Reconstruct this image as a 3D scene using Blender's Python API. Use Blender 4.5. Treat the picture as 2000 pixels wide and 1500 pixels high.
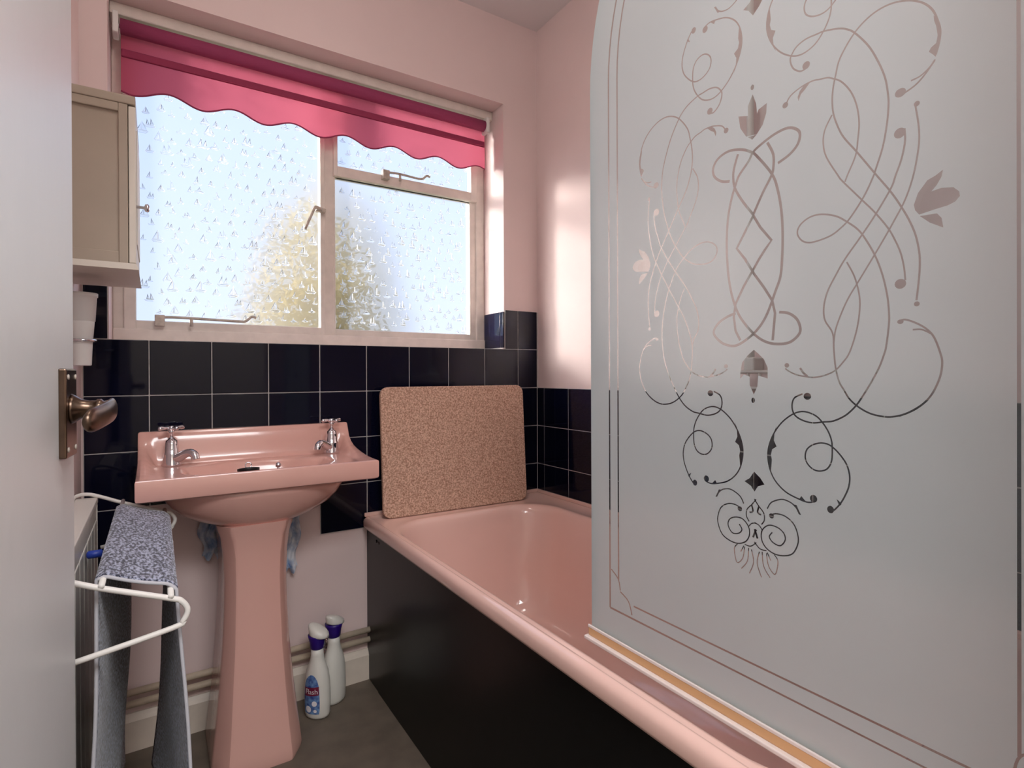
import bpy, bmesh, math, random
from mathutils import Vector, Matrix
from mathutils.geometry import delaunay_2d_cdt

for o in list(bpy.data.objects):
    bpy.data.objects.remove(o)
SC = bpy.context.scene
COL = SC.collection
random.seed(7)

# ------------------------------------------------------------------ camera
ZC = 1.0275
F_PX, CY, YAW, PITCH, ROLL = 1080.289, 733.781, 0.5732, -0.0030, -0.0039
fwd = Vector((math.sin(YAW) * math.cos(PITCH), math.cos(YAW) * math.cos(PITCH), math.sin(PITCH)))
rgt = Vector((math.cos(YAW), -math.sin(YAW), 0))
upv = rgt.cross(fwd)
r2 = rgt * math.cos(ROLL) + upv * math.sin(ROLL)
u2 = -rgt * math.sin(ROLL) + upv * math.cos(ROLL)
cam_d = bpy.data.cameras.new('camera')
cam = bpy.data.objects.new('camera', cam_d)
COL.objects.link(cam)
cam.matrix_world = Matrix(((r2.x, u2.x, -fwd.x, 0), (r2.y, u2.y, -fwd.y, 0), (r2.z, u2.z, -fwd.z, ZC), (0, 0, 0, 1)))
cam_d.sensor_width = 36
cam_d.lens = F_PX / 2000 * 36
cam_d.shift_y = (CY - 750) / 2000
cam_d.clip_start = 0.02
SC.camera = cam

# ------------------------------------------------------------------ world, sun, large lights, exposure
SKY_STRENGTH = 0.82
SUN_STRENGTH = 9.5
HALL_FILL_POWER = 37.0
EXPOSURE = 0.56
FILL_LAMP_STRENGTH = 8.5
world = bpy.data.worlds.new('sky')
SC.world = world
world.use_nodes = True
nt = world.node_tree
bgn = nt.nodes['Background']
geo = nt.nodes.new('ShaderNodeTexCoord')
sep = nt.nodes.new('ShaderNodeSeparateXYZ')
rmp = nt.nodes.new('ShaderNodeValToRGB')
rmp.color_ramp.elements[0].position = 0.0
rmp.color_ramp.elements[0].color = (0.70, 0.79, 1.0, 1)
rmp.color_ramp.elements[1].position = 0.8
rmp.color_ramp.elements[1].color = (0.42, 0.60, 1.0, 1)
nt.links.new(geo.outputs['Generated'], sep.inputs[0])
nt.links.new(sep.outputs['Z'], rmp.inputs[0])
nt.links.new(rmp.outputs[0], bgn.inputs['Color'])
bgn.inputs['Strength'].default_value = SKY_STRENGTH

sun_d = bpy.data.lights.new('sun', 'SUN')
sun = bpy.data.objects.new('sun', sun_d)
COL.objects.link(sun)
sun_dir = Vector((0.787, -0.617, -0.215)).normalized()       # direction the light travels
sun.rotation_euler = sun_dir.to_track_quat('-Z', 'Y').to_euler()
sun.location = (-3, 5, 3)
sun_d.energy = SUN_STRENGTH
sun_d.angle = math.radians(11)
sun_d.color = (1.0, 0.93, 0.84)

hall_d = bpy.data.lights.new('hall_fill_light', 'AREA')  # unseen fill light added in the hall to brighten the room
hall = bpy.data.objects.new('hall_fill_light', hall_d)
COL.objects.link(hall)
hall_d.shape = 'RECTANGLE'
hall_d.size, hall_d.size_y = 1.2, 0.8
hall_d.energy = HALL_FILL_POWER
hall_d.color = (0.97, 0.98, 1.0)
hall.location = (0.25, -0.75, 2.40)

SC.view_settings.view_transform = 'Standard'
SC.view_settings.look = 'None'
SC.view_settings.gamma = 1
SC.view_settings.exposure = EXPOSURE
SC.view_settings.use_curve_mapping = False

# ------------------------------------------------------------------ material helpers
def srgb(r, g, b):
    f = lambda c: (c / 255 / 12.92) if c / 255 <= 0.04045 else ((c / 255 + 0.055) / 1.055) ** 2.4
    return (f(r), f(g), f(b), 1)

def mat(name, col, rough=0.5, metal=0.0, var=0.0, vscale=8.0, bump=0.0, bscale=60.0, coat=0.0, col2=None, spec=0.5, sheen=0.0, stretch=None, trans=0.0):
    m = bpy.data.materials.new(name)
    m.use_nodes = True
    n, l = m.node_tree.nodes, m.node_tree.links
    b = n['Principled BSDF']
    b.inputs['Base Color'].default_value = col
    b.inputs['Roughness'].default_value = rough
    b.inputs['Metallic'].default_value = metal
    b.inputs['Specular IOR Level'].default_value = spec
    b.inputs['Coat Weight'].default_value = coat
    b.inputs['Coat Roughness'].default_value = 0.05
    b.inputs['Sheen Weight'].default_value = sheen
    tc = n.new('ShaderNodeTexCoord')
    mp = n.new('ShaderNodeMapping')
    l.new(tc.outputs['Object'], mp.inputs['Vector'])
    if stretch: mp.inputs['Scale'].default_value = stretch
    nz = n.new('ShaderNodeTexNoise')
    nz.inputs['Scale'].default_value = vscale
    nz.inputs['Detail'].default_value = 6
    l.new(mp.outputs[0], nz.inputs['Vector'])
    if var > 0 or col2:
        mx = n.new('ShaderNodeMix'); mx.data_type = 'RGBA'
        c2 = col2 or tuple(list(Vector(col[:3]) * (1 - var)) + [1])
        rp = n.new('ShaderNodeValToRGB')
        rp.color_ramp.elements[0].position = 0.35
        rp.color_ramp.elements[1].position = 0.65
        l.new(nz.outputs['Fac'], rp.inputs[0])
        l.new(rp.outputs[0], mx.inputs['Factor'])
        mx.inputs['A'].default_value = col
        mx.inputs['B'].default_value = c2
        l.new(mx.outputs['Result'], b.inputs['Base Color'])
    if bump > 0:
        n2 = n.new('ShaderNodeTexNoise')
        n2.inputs['Scale'].default_value = bscale
        n2.inputs['Detail'].default_value = 4
        l.new(mp.outputs[0], n2.inputs['Vector'])
        bp = n.new('ShaderNodeBump')
        bp.inputs['Strength'].default_value = bump
        bp.inputs['Distance'].default_value = 0.002
        l.new(n2.outputs['Fac'], bp.inputs['Height'])
        l.new(bp.outputs[0], b.inputs['Normal'])
    return m

def mixmat(name, parts):
    """parts: list of (weight, shader-factory); weights normalised, chained with Mix Shader"""
    m = bpy.data.materials.new(name)
    m.use_nodes = True
    n, l = m.node_tree.nodes, m.node_tree.links
    n.remove(n['Principled BSDF'])
    out = n['Material Output']
    acc, wsum = None, 0
    for w, f in parts:
        s = f(n, l)
        if acc is None:
            acc, wsum = s, w
        else:
            mx = n.new('ShaderNodeMixShader')
            mx.inputs[0].default_value = w / (wsum + w)
            l.new(acc, mx.inputs[1]); l.new(s, mx.inputs[2])
            acc, wsum = mx.outputs[0], wsum + w
    l.new(acc, out.inputs['Surface'])
    return m

def sh(kind, col=(1, 1, 1, 1), **kw):
    def f(n, l):
        s = n.new('ShaderNodeBsdf' + kind)
        s.inputs['Color'].default_value = col
        for k, v in kw.items(): s.inputs[k.replace('_', ' ')].default_value = v
        return s.outputs[0]
    return f

M = {}
M['paint'] = mat('pink_wall_paint', srgb(234, 213, 210), 0.6, var=0.05, vscale=3, bump=0.08, bscale=40)
M['ceil'] = mat('ceiling_paint', srgb(232, 226, 226), 0.8, var=0.03, vscale=2)
M['floor'] = mat('brown_vinyl', srgb(112, 101, 89), 0.55, var=0.25, vscale=14, bump=0.1, bscale=160)
M['grout'] = mat('grout', srgb(200, 196, 192), 0.85, var=0.15, vscale=60)
M['tile'] = mat('black_glazed_tile', srgb(10, 12, 32), 0.06, spec=0.28, bump=0.02, bscale=9)
M['gloss'] = mat('cream_gloss_paint', srgb(226, 214, 200), 0.35, var=0.08, vscale=20, bump=0.05)
M['frame'] = mat('window_frame_paint', srgb(238, 229, 220), 0.4, var=0.1, vscale=25, bump=0.06)
M['doorpaint'] = mat('white_door_paint', srgb(222, 222, 222), 0.38, var=0.05, vscale=3, bump=0.35, bscale=35, stretch=(1, 1, 0.15))
M['bronze'] = mat('bronze_handle', srgb(118, 98, 84), 0.28, metal=1.0, var=0.3, vscale=40)
M['cabinet'] = mat('cabinet_paint', srgb(180, 167, 150), 0.45, var=0.06, vscale=10)
M['cabwhite'] = mat('cabinet_white_edge', srgb(232, 226, 214), 0.45)
M['pink'] = mat('pink_vitreous_china', srgb(228, 178, 166), 0.16, coat=0.4, var=0.03, vscale=4)
M['bath'] = mat('pink_bath_enamel', srgb(245, 205, 193), 0.09, coat=0.4, var=0.03, vscale=4)
M['panel'] = mat('black_bath_panel', srgb(13, 13, 15), 0.3, spec=0.22, var=0.2, vscale=40, bump=0.02, bscale=30)
M['chrome'] = mat('chrome', srgb(225, 225, 230), 0.06, metal=1.0)
M['black'] = mat('black_rubber', srgb(16, 15, 17), 0.4)
M['cork'] = mat('cork', srgb(234, 200, 178), 0.85, vscale=210, col2=srgb(168, 126, 104), bump=0.6, bscale=200)
M['corkedge'] = mat('cork_edge', srgb(150, 112, 88), 0.9, vscale=150, col2=srgb(110, 78, 60), bump=0.6, bscale=200)
M['white'] = mat('white_plastic', srgb(232, 230, 226), 0.35)
M['wire'] = mat('white_coated_wire', srgb(232, 228, 222), 0.35)
M['radiator'] = mat('radiator_enamel', srgb(226, 220, 210), 0.35)
M['blue'] = mat('blue_plastic', srgb(44, 70, 170), 0.4)
M['purple'] = mat('purple_plastic', srgb(42, 14, 120), 0.35)
M['bottle'] = mat('bottle_plastic', srgb(226, 224, 216), 0.35)
M['lab_blue'] = mat('label_blue', srgb(40, 62, 140), 0.4, vscale=70, col2=srgb(120, 160, 205))
M['lab_text'] = mat('label_lettering', srgb(240, 236, 240), 0.4)
M['lab_red'] = mat('label_red', srgb(120, 30, 60), 0.4)
M['pipe'] = mat('painted_pipe', srgb(206, 190, 168), 0.45, var=0.15, vscale=30)
M['seal_amber'] = mat('amber_seal', srgb(222, 176, 128), 0.3)
M['seal_white'] = mat('white_seal', srgb(238, 226, 222), 0.3)
M['bark'] = mat('bark', srgb(90, 74, 58), 0.9)
M['grass'] = mat('grass', srgb(110, 122, 66), 0.9, var=0.3)
M['tissue'] = mat('pale_blue_cloth', srgb(226, 230, 236), 0.8, vscale=35, col2=srgb(120, 150, 192))
M['steel'] = mat('worn_steel_fitting', srgb(206, 194, 182), 0.4, metal=0.15, var=0.3, vscale=60)

def emit(name, col, st):
    m = bpy.data.materials.new(name); m.use_nodes = True
    b = m.node_tree.nodes['Principled BSDF']
    b.inputs['Base Color'].default_value = (0.9, 0.9, 0.9, 1)
    b.inputs['Emission Color'].default_value = col
    b.inputs['Emission Strength'].default_value = st
    return m
M['opal'] = emit('opal_fill_glass', (1.0, 0.95, 0.90, 1), FILL_LAMP_STRENGTH)

# grey marl knit: flecked light and dark yarn
def marl():
    m = mat('grey_marl_knit', srgb(150, 152, 168), 0.95, sheen=0.3)
    n, l = m.node_tree.nodes, m.node_tree.links
    b = n['Principled BSDF']
    tc = n.new('ShaderNodeTexCoord'); mp = n.new('ShaderNodeMapping')
    mp.inputs['Scale'].default_value = (260, 110, 260)
    l.new(tc.outputs['Object'], mp.inputs[0])
    nz = n.new('ShaderNodeTexNoise'); nz.inputs['Scale'].default_value = 1; nz.inputs['Detail'].default_value = 3
    l.new(mp.outputs[0], nz.inputs['Vector'])
    rp = n.new('ShaderNodeValToRGB')
    e = rp.color_ramp.elements
    e[0].position, e[0].color = 0.42, srgb(36, 40, 60)
    e[1].position, e[1].color = 0.62, srgb(176, 182, 204)
    l.new(nz.outputs['Fac'], rp.inputs[0]); l.new(rp.outputs[0], b.inputs['Base Color'])
    bp = n.new('ShaderNodeBump'); bp.inputs['Strength'].default_value = 0.5; bp.inputs['Distance'].default_value = 0.002
    l.new(nz.outputs['Fac'], bp.inputs['Height']); l.new(bp.outputs[0], b.inputs['Normal'])
    return m
M['slot'] = mat('grille_shadow_grey', srgb(150, 144, 136), 0.6)
M['marl'] = marl()
M['hem'] = mat('pale_hem', srgb(190, 190, 196), 0.9)
M['blind'] = mixmat('pink_blind_cloth', [(0.5, sh('Diffuse', srgb(196, 90, 118))), (0.5, sh('Translucent', srgb(212, 112, 134)))])
M['blind_dark'] = mat('pink_blind_roll', srgb(150, 58, 96), 0.85, bump=0.2, bscale=300)
M['blind_hem'] = mat('blind_hem_binding', srgb(150, 48, 84), 0.8)
M['obscure'] = mixmat('obscure_glass', [(0.69, sh('Refraction', (0.96, 0.98, 1, 1), Roughness=0.40, IOR=1.22)),
                                         (0.04, sh('Translucent', (0.93, 0.96, 1, 1))),
                                         (0.22, sh('Transparent', (0.96, 0.98, 1, 1))),
                                         (0.015, sh('Glossy', (1, 1, 1, 1), Roughness=0.6))])
M['boat'] = mixmat('boat_relief_glass', [(0.70, sh('Refraction', (0.98, 0.99, 1, 1), Roughness=0.12, IOR=1.38)),
                                          (0.10, sh('Translucent')), (0.12, sh('Transparent')), (0.08, sh('Glossy', (1, 1, 1, 1), Roughness=0.1))])
M['boat_rim'] = mixmat('boat_rim_glass', [(0.55, sh('Translucent')), (0.35, sh('Refraction', (1, 1, 1, 1), Roughness=0.2, IOR=1.3)), (0.1, sh('Glossy', (1, 1, 1, 1), Roughness=0.1))])
M['hall'] = mat('hall_paint', srgb(196, 188, 178), 0.8)
M['frost'] = mixmat('frosted_glass', [(0.30, sh('Translucent', (0.82, 0.97, 1.0, 1))),
                                       (0.48, sh('Diffuse', (0.82, 0.92, 0.95, 1))),
                                       (0.21, sh('Refraction', (0.92, 0.96, 0.97, 1), Roughness=0.5, IOR=1.2)),
                                       (0.05, sh('Glossy', (1, 1, 1, 1), Roughness=0.35))])
M['clear'] = mixmat('clear_glass', [(0.94, sh('Transparent', (0.87, 0.90, 0.90, 1))), (0.06, sh('Glossy', (1, 1, 1, 1), Roughness=0.02))])
M['glassedge'] = mat('green_glass_edge', srgb(150, 170, 166), 0.15)
M['leaf'] = mixmat('golden_leaves', [(0.5, sh('Diffuse', srgb(170, 154, 100))), (0.5, sh('Translucent', srgb(184, 166, 112)))])

# ------------------------------------------------------------------ mesh helpers
WORLD = set()      # empties whose parts are modelled in room coordinates

def link(name, me, m, parent=None, smooth=False):
    o = bpy.data.objects.new(name, me)
    COL.objects.link(o)
    if m is not None and not me.materials:
        me.materials.append(m)
    if smooth:
        for p in me.polygons: p.use_smooth = True
    if parent:
        o.parent = parent
        if parent.name in WORLD: o.matrix_parent_inverse = Matrix.Translation(-parent.location)
    return o

def from_data(name, v, f, m, parent=None, smooth=False):
    me = bpy.data.meshes.new(name)
    me.from_pydata([tuple(p) for p in v], [], f)
    bm = bmesh.new(); bm.from_mesh(me)
    bmesh.ops.recalc_face_normals(bm, faces=bm.faces)
    bm.to_mesh(me); bm.free()
    me.update()
    return link(name, me, m, parent, smooth)

def box_bm(x0, x1, y0, y1, z0, z1, bev=0.0, seg=2):
    bm = bmesh.new()
    bmesh.ops.create_cube(bm, size=1)
    for v in bm.verts:
        v.co = Vector(((x0 + x1) / 2 + v.co.x * (x1 - x0), (y0 + y1) / 2 + v.co.y * (y1 - y0), (z0 + z1) / 2 + v.co.z * (z1 - z0)))
    if bev > 0:
        bmesh.ops.bevel(bm, geom=list(bm.edges), offset=bev, segments=seg, profile=0.5, affect='EDGES')
    return bm

def bm_obj(name, bm, m, parent=None, smooth=False):
    me = bpy.data.meshes.new(name)
    bm.to_mesh(me); bm.free()
    return link(name, me, m, parent, smooth)

def box(name, x0, x1, y0, y1, z0, z1, m, parent=None, bev=0.0, seg=2):
    return bm_obj(name, box_bm(x0, x1, y0, y1, z0, z1, bev, seg), m, parent)

def catmull(pts, n=6, closed=False):
    P = [Vector(p) for p in pts]
    if len(P) < 3 and not closed: return P
    out = []
    N = len(P)
    rng = range(N) if closed else range(N - 1)
    for i in rng:
        if closed: a, b, c, d = P[(i - 1) % N], P[i], P[(i + 1) % N], P[(i + 2) % N]
        else: a, b, c, d = P[max(i - 1, 0)], P[i], P[i + 1], P[min(i + 2, N - 1)]
        for k in range(n):
            t = k / n
            out.append(0.5 * ((2 * b) + (c - a) * t + (2 * a - 5 * b + 4 * c - d) * t * t + (3 * b - a - 3 * c + d) * t ** 3))
    if not closed: out.append(P[-1])
    return out

def tube_data(path, rad, seg=10, cap=True):
    P = [Vector(p) for p in path]
    R = rad if isinstance(rad, (list, tuple)) else [rad] * len(P)
    v, f = [], []
    nrm = None
    for i, p in enumerate(P):
        t = (P[min(i + 1, len(P) - 1)] - P[max(i - 1, 0)]).normalized()
        if nrm is None:
            nrm = t.orthogonal().normalized()
        nrm = (nrm - t * nrm.dot(t)).normalized()
        bi = t.cross(nrm)
        for k in range(seg):
            a = 2 * math.pi * k / seg
            v.append(p + (nrm * math.cos(a) + bi * math.sin(a)) * R[i])
    for i in range(len(P) - 1):
        for k in range(seg):
            f.append((i * seg + k, i * seg + (k + 1) % seg, (i + 1) * seg + (k + 1) % seg, (i + 1) * seg + k))
    if cap:
        f.append(tuple(range(seg))); f.append(tuple(range(len(v) - seg, len(v))))
    return v, f

def tube(name, path, rad, m, parent=None, seg=10):
    v, f = tube_data(path, rad, seg)
    return from_data(name, v, f, m, parent, True)

def loft(name, rings, m, parent=None, smooth=True, cap0=True, cap1=True):
    n = len(rings[0]); v = []; f = []
    for r in rings: v += [Vector(p) for p in r]
    for i in range(len(rings) - 1):
        for k in range(n):
            f.append((i * n + k, i * n + (k + 1) % n, (i + 1) * n + (k + 1) % n, (i + 1) * n + k))
    if cap0: f.append(tuple(range(n)))
    if cap1: f.append(tuple(range(len(v) - n, len(v))))
    return from_data(name, v, f, m, parent, smooth)

def circ(cx, cy, z, a, b=None, n=24):
    b = a if b is None else b
    return [(cx + a * math.cos(2 * math.pi * k / n), cy + b * math.sin(2 * math.pi * k / n), z) for k in range(n)]

def lathe(name, prof, m, parent=None, c=(0, 0, 0), n=24, cap=True):
    return loft(name, [circ(c[0], c[1], c[2] + z, r, n=n) for r, z in prof], m, parent, True, cap, cap)

def rrect(x0, x1, y0, y1, r, z, n=8):
    out = []
    for cx, cy, a0 in ((x1 - r, y1 - r, 0), (x0 + r, y1 - r, 90), (x0 + r, y0 + r, 180), (x1 - r, y0 + r, 270)):
        for k in range(n + 1):
            a = math.radians(a0 + 90 * k / n)
            out.append((cx + r * math.cos(a), cy + r * math.sin(a), z))
    return out

def empty(name, loc, label, cat, group=None, rz=0.0, local=False):
    o = bpy.data.objects.new(name, None)
    COL.objects.link(o)
    o.location = loc
    o.rotation_euler = (0, 0, rz)
    o.empty_display_size = 0.05
    if not local: WORLD.add(o.name)
    tag(o, label, cat, group)
    return o

def tag(o, label, cat=None, group=None):
    o['label'] = label
    if cat: o['category'] = cat
    if group: o['group'] = group
    return o

def struct(o, label=None):
    o['kind'] = 'structure'
    if label: o['label'] = label
    return o

def autosmooth(o, ang=35):
    me = o.data
    for p in me.polygons: p.use_smooth = True
    bm = bmesh.new(); bm.from_mesh(me)
    for e in bm.edges:
        if len(e.link_faces) == 2 and e.calc_face_angle(0) > math.radians(ang): e.smooth = False
    bm.to_mesh(me); bm.free()
    return o

# ------------------------------------------------------------------ structure
XL, XR, YB, YN, ZT = -0.165, 1.317, 1.847, 0.11, 2.4255      # left, right, back, near, ceiling
WX0, WX1, WZ0, WZ1, WY = -0.104, 1.156, 1.128, 2.09, 2.0       # window opening and frame face
T = 0.154

def multi(name, boxes, m):
    bm = bmesh.new()
    for b in boxes:
        t = box_bm(*b)
        me = bpy.data.meshes.new('t'); t.to_mesh(me); t.free(); bm.from_mesh(me); bpy.data.meshes.remove(me)
    return bm_obj(name, bm, m)

wall_back = struct(multi('wall_back', [(XL - .1, WX0, YB, 2.1, 0, ZT), (WX1, XR + .1, YB, 2.1, 0, ZT),
                                       (WX0, WX1, YB, 2.1, 0, WZ0 - .002), (WX0, WX1, YB, 2.1, WZ1, ZT)], M['paint']))
wall_left = struct(multi('wall_left', [(XL - .1, XL, YN - .1, YB, 0, ZT)], M['paint']))
wall_right = struct(multi('wall_right', [(XR, XR + .1, YN - .1, YB, 0, ZT)], M['paint']))
wall_front = struct(multi('wall_front', [(0.56, XR, YN - .1, YN, 0, ZT), (XL, 0.56, YN - .1, YN, 2.03, ZT)], M['paint']))
floor = struct(multi('floor', [(-1.1, XR + .1, -1.7, 2.1, -0.1, 0)], M['floor']))
ceiling = struct(multi('ceiling', [(-1.1, XR + .1, -1.7, 2.1, ZT, ZT + .1)], M['ceil']))
struct(multi('wall_hall_left', [(-1.1, -1.0, -1.7, YN, 0, ZT), (-1.0, XL - .1, YN - .1, YN, 0, ZT)], M['hall']))
struct(multi('wall_hall_right', [(XR, XR + .1, -1.6, YN - .1, 0, ZT)], M['hall']))
struct(multi('wall_hall_back', [(-1.0, XR + .1, -1.7, -1.6, 0, ZT)], M['hall']))

# skirting
bm = bmesh.new()
prof = [(1.847, 0), (1.829, 0), (1.829, 0.082), (1.834, 0.092), (1.841, 0.1), (1.847, 0.1)]
sk_v = [(x, y, z) for x in (XL, 0.604) for y, z in prof]
sk_f = [(i, (i + 1) % 6, 6 + (i + 1) % 6, 6 + i) for i in range(6)] + [tuple(range(6)), tuple(range(6, 12))]
struct(from_data('baseboard_back', sk_v, sk_f, M['gloss']))

# tiles -------------------------------------------------------------
GJ = 0.0013      # half joint
tile_cache = {}
def tile(w, h, t=0.0065):
    k = (round(w, 4), round(h, 4))
    if k not in tile_cache:
        bm = box_bm(-w / 2, w / 2, -t, 0, -h / 2, h / 2, 0.0016, 2)
        me = bpy.data.meshes.new('tile'); bm.to_mesh(me); bm.free()
        me.materials.append(M['tile'])
        for p in me.polygons: p.use_smooth = p.area < w * h * .4
        tile_cache[k] = me
    return tile_cache[k]
def put_tile(a0, a1, z0, z1, where, parent):
    w, h = a1 - a0 - 2 * GJ, z1 - z0 - 2 * GJ
    o = bpy.data.objects.new('tile', tile(w, h))
    COL.objects.link(o)
    o.parent = parent
    c, z = (a0 + a1) / 2, (z0 + z1) / 2
    jx, jz = random.uniform(-.003, .003), random.uniform(-.003, .003)
    if where == 'back':
        o.location = (c, YB, z); o.rotation_euler = (jx, 0, jz)
    elif where == 'right':
        o.location = (XR, c, z); o.rotation_euler = (0, jx, -math.pi / 2 + jz)
    elif where == 'jamb':
        o.location = (WX1, c, z); o.rotation_euler = (0, jx, -math.pi / 2 + jz)
    return o

def grout(a0, a1, z0, z1, where, parent):
    if where == 'back': return box('grout', a0, a1, YB - .0045, YB + .001, z0, z1, M['grout'], parent)
    x = XR if where == 'right' else WX1
    return box('grout', x - .0045, x + .001, a0, a1, z0, z1, M['grout'], parent)

X0 = -0.0135
cols = [-0.16] + [X0 + k * T for k in range(9)] + [XR - .006]
ROWZ = [WZ0 - .002 - r * T for r in range(5)]                  # 1.126 .972 .818 .664 .510
for r in range(4):
    for i in range(len(cols) - 1):
        a0, a1 = cols[i], cols[i + 1]
        z1, z0 = ROWZ[r], ROWZ[r + 1]
        if r == 3:
            if 0.1 < a1 and a1 < 0.46: continue
            if a0 > 0.59: z0 = 0.552
        put_tile(a0, a1, z0, z1, 'back', wall_back)
# the strip beside the bath end of the lowest row is cut round the bath
grout(-0.16, XR, ROWZ[3], ROWZ[0], 'back', wall_back)
grout(-0.16, X0 + T * 0 , ROWZ[4], ROWZ[3], 'back', wall_back)
grout(X0 + T * 3, 0.595, ROWZ[4], ROWZ[3], 'back', wall_back)
grout(0.595, XR, 0.552, ROWZ[3], 'back', wall_back)
TZ = ROWZ[0] + T
put_tile(-0.16, WX0 - .002, ROWZ[0], TZ, 'back', wall_back)
put_tile(WX1 + .002, X0 + 8 * T, ROWZ[0], TZ, 'back', wall_back)
put_tile(X0 + 8 * T, XR - .006, ROWZ[0], TZ, 'back', wall_back)
grout(-0.16, WX0 - .002, ROWZ[0], TZ - .002, 'back', wall_back)
grout(WX1 + .002, XR, ROWZ[0], TZ - .002, 'back', wall_back)
put_tile(1.868, 1.994, ROWZ[0] + .004, TZ - .006, 'jamb', wall_back)
put_tile(YB - .004, 1.868, ROWZ[0] + .004, TZ - .006, 'jamb', wall_back)
grout(YB, 1.996, ROWZ[0] + .002, TZ - .008, 'jamb', wall_back)
ry = [YB - .006, YB - 0.0523]
while ry[-1] - T > YN: ry.append(ry[-1] - T)
ry.append(YN)
for r in (1, 2, 3):
    for i in range(len(ry) - 1):
        z1, z0 = ROWZ[r], ROWZ[r + 1]
        if r == 3: z0 = 0.552
        if ry[i] - ry[i + 1] < .02: continue
        put_tile(ry[i + 1], ry[i], z0, z1, 'right', wall_right)
grout(YN, YB, 0.552, ROWZ[1], 'right', wall_right)

# window ------------------------------------------------------------
win = struct(bpy.data.objects.new('window_1', None)); COL.objects.link(win)
win['label'] = 'cream painted casement window with sailing-boat patterned obscure glass'
def wbox(name, x0, x1, z0, z1, y0=WY, y1=WY + .06, bev=.004, parent=win):
    return box(name, x0, x1, y0, y1, z0, z1, M['frame'], parent, bev)
wbox('frame_jamb', WX0, -0.075, WZ0, WZ1)
wbox('frame_jamb', 1.117, WX1, WZ0, WZ1)
wbox('frame_head', WX0, WX1, 2.045, WZ1, WY - .004)
wbox('head_batten', WX0, WX1, 2.056, WZ1, 1.930, WY - .002)
wbox('frame_sill', WX0, WX1, WZ0, 1.168, WY - .012)
wbox('mullion', 0.500, 0.540, 1.166, 2.05, WY + .004)
# casement frames
def casement(x0, x1, z0, z1, gx0, gx1, gz0, gz1, y):
    c = wbox('casement_stile', x0, gx0, z0, z1, y, y + .035, .003)
    wbox('casement_stile', gx1, x1, z0, z1, y, y + .035, .003)
    wbox('casement_rail', gx0 - .002, gx1 + .002, z0, gz0, y + .0005, y + .0345, .003)
    wbox('casement_rail', gx0 - .002, gx1 + .002, gz1, z1, y + .0005, y + .0345, .003)
casement(-0.077, 0.505, 1.160, 2.052, -0.046, 0.489, 1.193, 2.022, WY - .008)
casement(0.536, 1.120, 1.735, 2.052, 0.551, 1.090, 1.772, 2.030, WY - .008)
casement(0.536, 1.120, 1.160, 1.742, 0.545, 1.090, 1.191, 1.735, WY + .006)

def boat(v, f, x, z, s, y, kind, fl, rim):
    """sailing boat in low relief: hull and sails as little faceted wedges"""
    def wedge(poly):
        b = len(v)
        poly = [(p[0] * fl, p[1]) for p in poly]
        cx = sum(p[0] for p in poly) / len(poly); cz = sum(p[1] for p in poly) / len(poly)
        for p in poly: v.append((x + p[0] * s, y, z + p[1] * s))
        for p in poly: v.append((x + (cx + (p[0] - cx) * .45) * s, y - .0016, z + (cz + (p[1] - cz) * .6) * s))
        n = len(poly)
        for i in range(n): f.append((b + i, b + (i + 1) % n, b + n + (i + 1) % n, b + n + i))
        f.append(tuple(range(b + n, b + 2 * n)))
        # raised outline round the shape
        b = len(v); k = 1 + .0016 / (s * .32)
        for p in poly: v.append((x + p[0] * s, y - .0024, z + p[1] * s))
        for p in poly: v.append((x + (cx + (p[0] - cx) * k) * s, y - .0003, z + (cz + (p[1] - cz) * k) * s))
        for i in range(n):
            rim.append(len(f)); f.append((b + i, b + (i + 1) % n, b + n + (i + 1) % n, b + n + i))
    if kind == 0:
        wedge([(-.5, .1), (.55, .1), (.35, -.12), (-.35, -.12)])
        wedge([(.02, .2), (.5, .2), (.05, 1.15)]); wedge([(-.06, .2), (-.06, .95), (-.45, .2)])
    elif kind == 1:
        wedge([(-.4, .05), (.4, .05), (.28, -.12), (-.28, -.12)])
        wedge([(-.05, .15), (.32, .15), (-.02, .95)])
    elif kind == 2:
        wedge([(-.6, .08), (.6, .08), (.42, -.15), (-.42, -.15)])
        wedge([(-.4, .2), (-.02, .2), (-.3, .9)]); wedge([(.1, .2), (.5, .2), (.15, 1.05)])
    else:
        wedge([(-.5, .0), (-.2, .16), (.3, .18), (.55, 0), (.2, -.15), (-.3, -.13)])
        wedge([(-.1, .25), (.25, .28), (.0, .7)])
def pane(x0, x1, z0, z1):
    y = WY + .012
    p = box('glass_pane', x0 - .004, x1 + .004, y, y + .0005, z0 - .004, z1 + .004, M['obscure'], win)
    bmp = bmesh.new()
    vs = [bmp.verts.new(c) for c in ((x0 - .004, y, z0 - .004), (x1 + .004, y, z0 - .004), (x1 + .004, y, z1 + .004), (x0 - .004, y, z1 + .004))]
    bmp.faces.new(vs)
    bmp.to_mesh(p.data); bmp.free()
    v, f, rim = [], [], []
    st = 0.039
    nx, nz = int((x1 - x0) / st), int((z1 - z0) / st)
    for j in range(nz + 1):
        for i in range(nx + 1):
            bx = x0 + (i + .5 + .5 * (j % 2) + random.uniform(-.2, .2)) * st
            bz = z0 + (j + .4 + random.uniform(-.28, .28)) * st
            if bx > x1 - .014 or bx < x0 + .014 or bz > z1 - .022 or bz < z0 + .006: continue
            boat(v, f, bx, bz, random.choice((.016, .019, .022, .027)), y - .0004, random.choice((0, 0, 1, 1, 2, 3)), random.choice((-1, 1)), rim)
    b = from_data('boat_relief', v, f, M['boat'], p)
    b.data.materials.append(M['boat_rim'])
    for k in rim: b.data.polygons[k].material_index = 1
    b['kind'] = 'stuff'
pane(-0.046, 0.489, 1.193, 2.022)
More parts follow.
